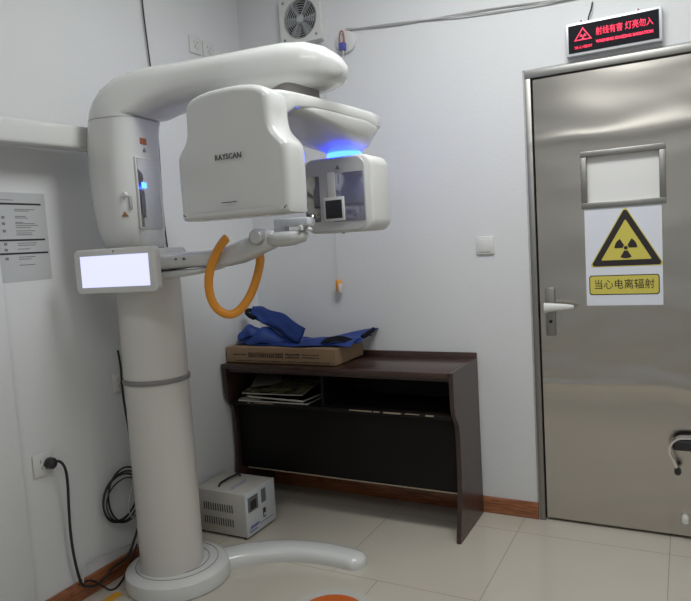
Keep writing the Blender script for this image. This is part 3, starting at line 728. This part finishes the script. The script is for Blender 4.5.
# tube head box
bm = bmesh.new(); o2 = rrect(.835, 1.145, 1.428, 1.724, .045, 9)
def bf(a, b, d): return G(a, d, b)
prism(bm, o2, bf, [(-.805, .012), (-.802, .004), (-.795, 0), (-.65, 0), (-.63, .007), (-.618, .025)])
th = finish(bm, 'tube_housing', PLASTIC2, gt, angle=50)
bm = bmesh.new(); prism(bm, rrect(.841, 1.115, 1.434, 1.718, .040, 9), bf, [(-.8055, 0), (-.8075, .002)]); finish(bm, 'front_cover', mat('cover_grey_plastic', (.45, .45, .445), .3, noise=.01), th)
bm = bmesh.new(); bx(bm, 0.844-.25, 0.912-.25, -.8095+1.11, -.807+1.11, 1.475, 1.655, bev=.001); finish(bm, 'dark_window', mat('dark_window_mirror', (.30, .29, .27), .08, metal=1, noise=.3, nscale=14), th)
bm = bmesh.new(); bx(bm, 0.972-.25, 1.110-.25, -.8095+1.11, -.807+1.11, 1.470, 1.660, bev=.001); finish(bm, 'blue_window', mat('bluish_window', (.40, .40, .50), .12, metal=.9, noise=.1, nscale=9), th)
bm = bmesh.new(); bx(bm, .930-.25, 1.022-.25, -.815+1.11, -.807+1.11, 1.474, 1.568, bev=.003); bx(bm, .952-.25, .985-.25, -.813+1.11, -.807+1.11, 1.562, 1.665, bev=.002); cl = finish(bm, 'collimator', PLASTIC2, th)
bm = bmesh.new(); bx(bm, .939-.25, 1.013-.25, -.817+1.11, -.8145+1.11, 1.484, 1.556, bev=.001); finish(bm, 'collimator_opening', DARK, cl)
bm = triangle(bmesh.new(), (1.000, 1.680), .012, bf, -.8105, -.808); bx(bm, .9985-.25, 1.0015-.25, -.8105+1.11, -.808+1.11, 1.62, 1.655); finish(bm, 'warning_triangle', INKG, th, smooth=False)
bm = bmesh.new(); bx(bm, 0.954-.25, 0.960-.25, -.72+1.11, -.70+1.11, 1.424, 1.434); finish(bm, 'bottom_clip', INKG, th)
# pivot between arm and bridge
bm = bmesh.new(); lathe(bm, [(.088, 1.893), (.090, 1.90), (.090, 1.935), (.088, 1.96)], G(.96, -1.03, 0), 'z', 40); finish(bm, 'pivot', GREYRING, gt)

# chin rest arm
bm = bmesh.new(); lathe(bm, [(.132, 1.296), (.150, 1.298), (.158, 1.312), (.160, 1.35), (.158, 1.395), (.15, 1.408), (.132, 1.41)], (0, 0, 0), 'z', 56); finish(bm, 'collar', PLASTIC, mc)
bm = bmesh.new(); rings = []
for s, z0, z1, hd_ in ((.08, 1.318, 1.392, .085), (.17, 1.322, 1.390, .08), (.27, 1.325, 1.388, .07), (.34, 1.322, 1.388, .066), (.41, 1.322, 1.398, .062), (.47, 1.332, 1.416, .060), (.52, 1.348, 1.432, .058), (.565, 1.366, 1.446, .054), (.60, 1.378, 1.452, .046), (.62, 1.39, 1.45, .03)):
    rings.append([(s, -.05+a, (z0+z1)/2+b) for a, b in sup(hd_, (z1-z0)/2, 3.2, 36)])
loft(bm, rings); ca = finish(bm, 'chin_arm', PLASTIC, mc, angle=60)
bm = bmesh.new(); rings = []
for s, z0, z1 in ((.08, 1.285, 1.318), (.2, 1.291, 1.320), (.30, 1.302, 1.322), (.36, 1.315, 1.323)):
    rings.append([(s, -.055+a, (z0+z1)/2+b) for a, b in sup(.062, (z1-z0)/2, 4, 30)])
loft(bm, rings); finish(bm, 'lower_shroud', PLASTIC2, ca, angle=60)
for s in (.225, .26):
    bm = bmesh.new(); lathe(bm, [(.0005, -.128), (.005, -.128), (.005, -.115), (.0005, -.115)], (s, 0, 1.362), 'y', 12); finish(bm, 'button', INKG, ca)
bm = bmesh.new(); lathe(bm, [(.026, -.118), (.030, -.112), (.030, -.06), (.0005, -.06)][0:4], (.565, 0, 1.425), 'y', 28); finish(bm, 'hinge_cap', GREYP, ca)
bm = bmesh.new(); lathe(bm, [(.0005, -.122), (.022, -.121), (.026, -.116), (.0005, -.110)], (.565, 0, 1.425), 'y', 28); finish(bm, 'hinge_disc', PLASTIC, ca)
bm = bmesh.new(); rings = []
for s, z0, z1, hd_ in ((.585, 1.400, 1.43, .03), (.60, 1.388, 1.438, .042), (.64, 1.384, 1.442, .05), (.69, 1.387, 1.442, .05), (.725, 1.397, 1.44, .042), (.738, 1.41, 1.432, .024)):
    rings.append([(s, -.055+a, (z0+z1)/2+b) for a, b in sup(hd_, (z1-z0)/2, 2.6, 32)])
loft(bm, rings); cr = finish(bm, 'chin_rest', PLASTIC, mc, angle=60)
CLEAR = mat('clear_plastic', (.62, .64, .66), .1, noise=.01, coat=.5)
bm = bmesh.new(); bx(bm, .62, .665, -.075, -.035, 1.438, 1.488, bev=.004); bx(bm, .655, .76, -.085, -.03, 1.455, 1.486, bev=.006); finish(bm, 'bite_holder', CLEAR, cr)
bm = bmesh.new(); lathe(bm, [(.0005, 1.443), (.012, 1.443), (.014, 1.45), (.007, 1.457), (.0005, 1.458)], (.752, -.06, -.008), 'z', 18); bx(bm, .728, .74, -.1, -.02, 1.438, 1.457, bev=.003); finish(bm, 'bite_knob', PLASTIC2, cr)
bm = bmesh.new(); tube(bm, [(.778, -.085, 1.452), (.785, -.088, 1.47), (.778, -.085, 1.489)], .004, 8, 5); finish(bm, 'clip', CHROME, cr)
# orange loop grip
bm = tube(bmesh.new(), [(.455, -.122, 1.432), (.440, -.130, 1.418), (.408, -.135, 1.375), (.372, -.130, 1.310), (.356, -.120, 1.245), (.362, -.105, 1.185), (.388, -.085, 1.148), (.422, -.065, 1.142), (.458, -.045, 1.172), (.490, -.03, 1.225), (.512, -.02, 1.285), (.522, -.01, 1.335), (.522, -.01, 1.375)], .0165, 16, 8, rfun=lambda t: .0165*min(1, (max(t, .0008)/.035))**.5)
finish(bm, 'hand_grip', ORANGE, mc)
# touch screen on a bracket
ts_c = Vector((.042, -.235, 1.334))
bm = bmesh.new(); prism(bm, rrect(-.184, .184, -.083, .083, .022, 6), lambda a, b, d: (a, d, b), [(-.017, .004), (-.0155, .001), (-.013, 0), (.010, 0), (.015, .006)])
ts = finish(bm, 'touch_screen', PLASTIC2, mc); ts.location = ts_c
bm = bmesh.new(); bx(bm, -.155, .152, -.0182, -.016, -.060, .058, bev=.0008); finish(bm, 'display', SCREEN, ts)
bm = bmesh.new(); lathe(bm, [(.0005, -.0180), (.004, -.0180), (.004, -.016), (.0005, -.016)], (.0, 0, .072), 'y', 12); finish(bm, 'screen_sensor', INKG, ts)
bm = bmesh.new(); bx(bm, -.05, .07, -.225, -.12, 1.30, 1.36, bev=.012); finish(bm, 'screen_bracket', PLASTIC2, mc)

# ------------------------------------------------------------------ cables
def cable(name, pts, r, m, label, k=8, parent=None):
    o = finish(tube(bmesh.new(), pts, r, k, 8), name, m, parent, angle=80)
    if not parent: tag(o, label, 'cable')
    return o
pw = thing('power_cord', 'thick black power cord hanging from the low left socket to the floor', 'cable', (.03, -1.46, .6))
def PW(*p): return [(a-.03, b+1.46, c-.6) for a, b, c in p]
finish(tube(bmesh.new(), PW((.03, -1.475, .612), (.045, -1.452, .607), (.05, -1.435, .57), (.045, -1.428, .50), (.035, -1.425, .42), (.03, -1.425, .32), (.028, -1.42, .22), (.026, -1.405, .12), (.03, -1.39, .07), (.035, -1.34, .045), (.03, -1.28, .05), (.03, -1.23, .07), (.03, -1.17, .075), (.035, -1.14, .10), (.04, -1.11, .15), (.045, -1.09, .19), (.05, -1.06, .215)), .0055, 10, 8), 'cord', CABLE, pw, angle=80)
bm = bmesh.new(); lathe(bm, [(.0005, -.019), (.020, -.019), (.023, -.012), (.021, .006), (.012, .012), (.0005, .013)], (0, -.017+.0, .007), 'x', 24); finish(bm, 'plug', DARK, pw)
cable('thin_black_cable', [(.012, -.76, 3.04), (.012, -.755, 2.55), (.012, -.735, 2.22), (.012, -.726, 1.97), (.012, -.732, 1.52), (.012, -.69, 1.1), (.02, -.70, .9), (.02, -.72, .60), (.02, -.80, .2), (.02, -.88, .03)], .0035, CABLE, 'thin black cable running down the left wall beside the room corner')
cable('thin_black_cable', [(.012, -1.085, .98), (.012, -1.078, .90), (.016, -1.083, .80), (.018, -1.08, .72), (.018, -1.062, .52), (.018, -1.055, .40)], .0045, CABLE, 'short black cable hanging from the socket beside the column ring to the cable coil', k=8)
cc = thing('cable_coil', 'round coil of black cable hanging on the left wall behind the column', 'cable', (.02, -1.125, .352))
for j, (cy, cz, ry, rz_, ph_) in enumerate(((-.02, .0, .105, .10, 0), (-.03, -.005, .098, .093, .5), (-.01, .004, .092, .105, 1.1), (-.015, -.02, .10, .085, 2.0))):
    pts = [(.004+.004*math.sin(2*a+j)+j*.004, cy+ry*math.cos(a+ph_), cz+rz_*math.sin(a+ph_)+.012*math.cos(a)) for a in [2*math.pi*i/16 for i in range(16)]]
    finish(tube(bmesh.new(), pts, .0042 if j < 3 else .003, 8, 5, closed=True), 'cable_turn', CABLE, cc, angle=80)
cable('grey_cable', [(.06, -1.07, .43), (.06, -1.12, .38), (.06, -1.15, .30), (.055, -1.12, .24), (.035, -1.06, .20), (.025, -1.03, .14), (.022, -1.0, .10)], .003, CABLEG, 'thin grey cable dangling in front of the black cable coil')
cable('grey_cable', [(.042, -1.40, .09), (.018, -1.36, .135), (.018, -1.30, .145), (.018, -1.22, .13), (.018, -1.14, .12), (.018, -1.1, .115)], .003, CABLEG, 'thin grey cable looping over the left baseboard to the power cord')
cable('floor_cable', [(.03, -1.40, .085), (.03, -1.35, .07), (.04, -1.30, .02), (.06, -1.29, .006), (.075, -1.27, .006), (.055, -1.22, .006), (.035, -1.18, .01), (.03, -1.15, .03), (.028, -1.12, .07), (.028, -1.09, .11)], .004, CABLE, 'black cable curving on the floor by the machine base')

# ------------------------------------------------------------------ floor stickers
fs = thing('floor_sticker', 'round orange floor sticker with pale rim in front of the curved foot', 'sticker', (1.005, -1.085, 0))
finish(lathe(bmesh.new(), [(.0005, 0.0002), (.17, .0002), (.17, .0006), (.0005, .0006)], (0, 0, 0), 'z', 56), 'sticker_rim', STICKW, fs, smooth=False)
finish(lathe(bmesh.new(), [(.0005, 0.0006), (.125, .0006), (.125, .0012), (.0005, .0012)], (0, 0, 0), 'z', 56), 'sticker_disc', STICK, fs, smooth=False)
tag(finish(bx(bmesh.new(), .09, .135, -1.37, -1.285, .0002, .0012), 'floor_sticker', mat('amber_sticker', (.6, .3, .03), .4, noise=.05), smooth=False), 'small amber floor sticker at the left of the machine base', 'sticker')

# ceiling lamps (above the frame)
for y in (-1.15, -3.3):
    lm = thing('ceiling_lamp', 'flat white ceiling panel lamp over the machine' if y > -2 else 'flat white ceiling panel lamp behind the camera', 'lamp', (1.75, y, RZ))
    bm = bmesh.new(); bx(bm, -.60, .60, -.30, .30, -.035, 0, bev=.003); finish(bm, 'lamp_frame', SIGNF, lm)
    bm = bmesh.new(); bx(bm, -.57, .57, -.27, .27, -.038, -.034); finish(bm, 'diffuser', LEDW, lm, smooth=False)
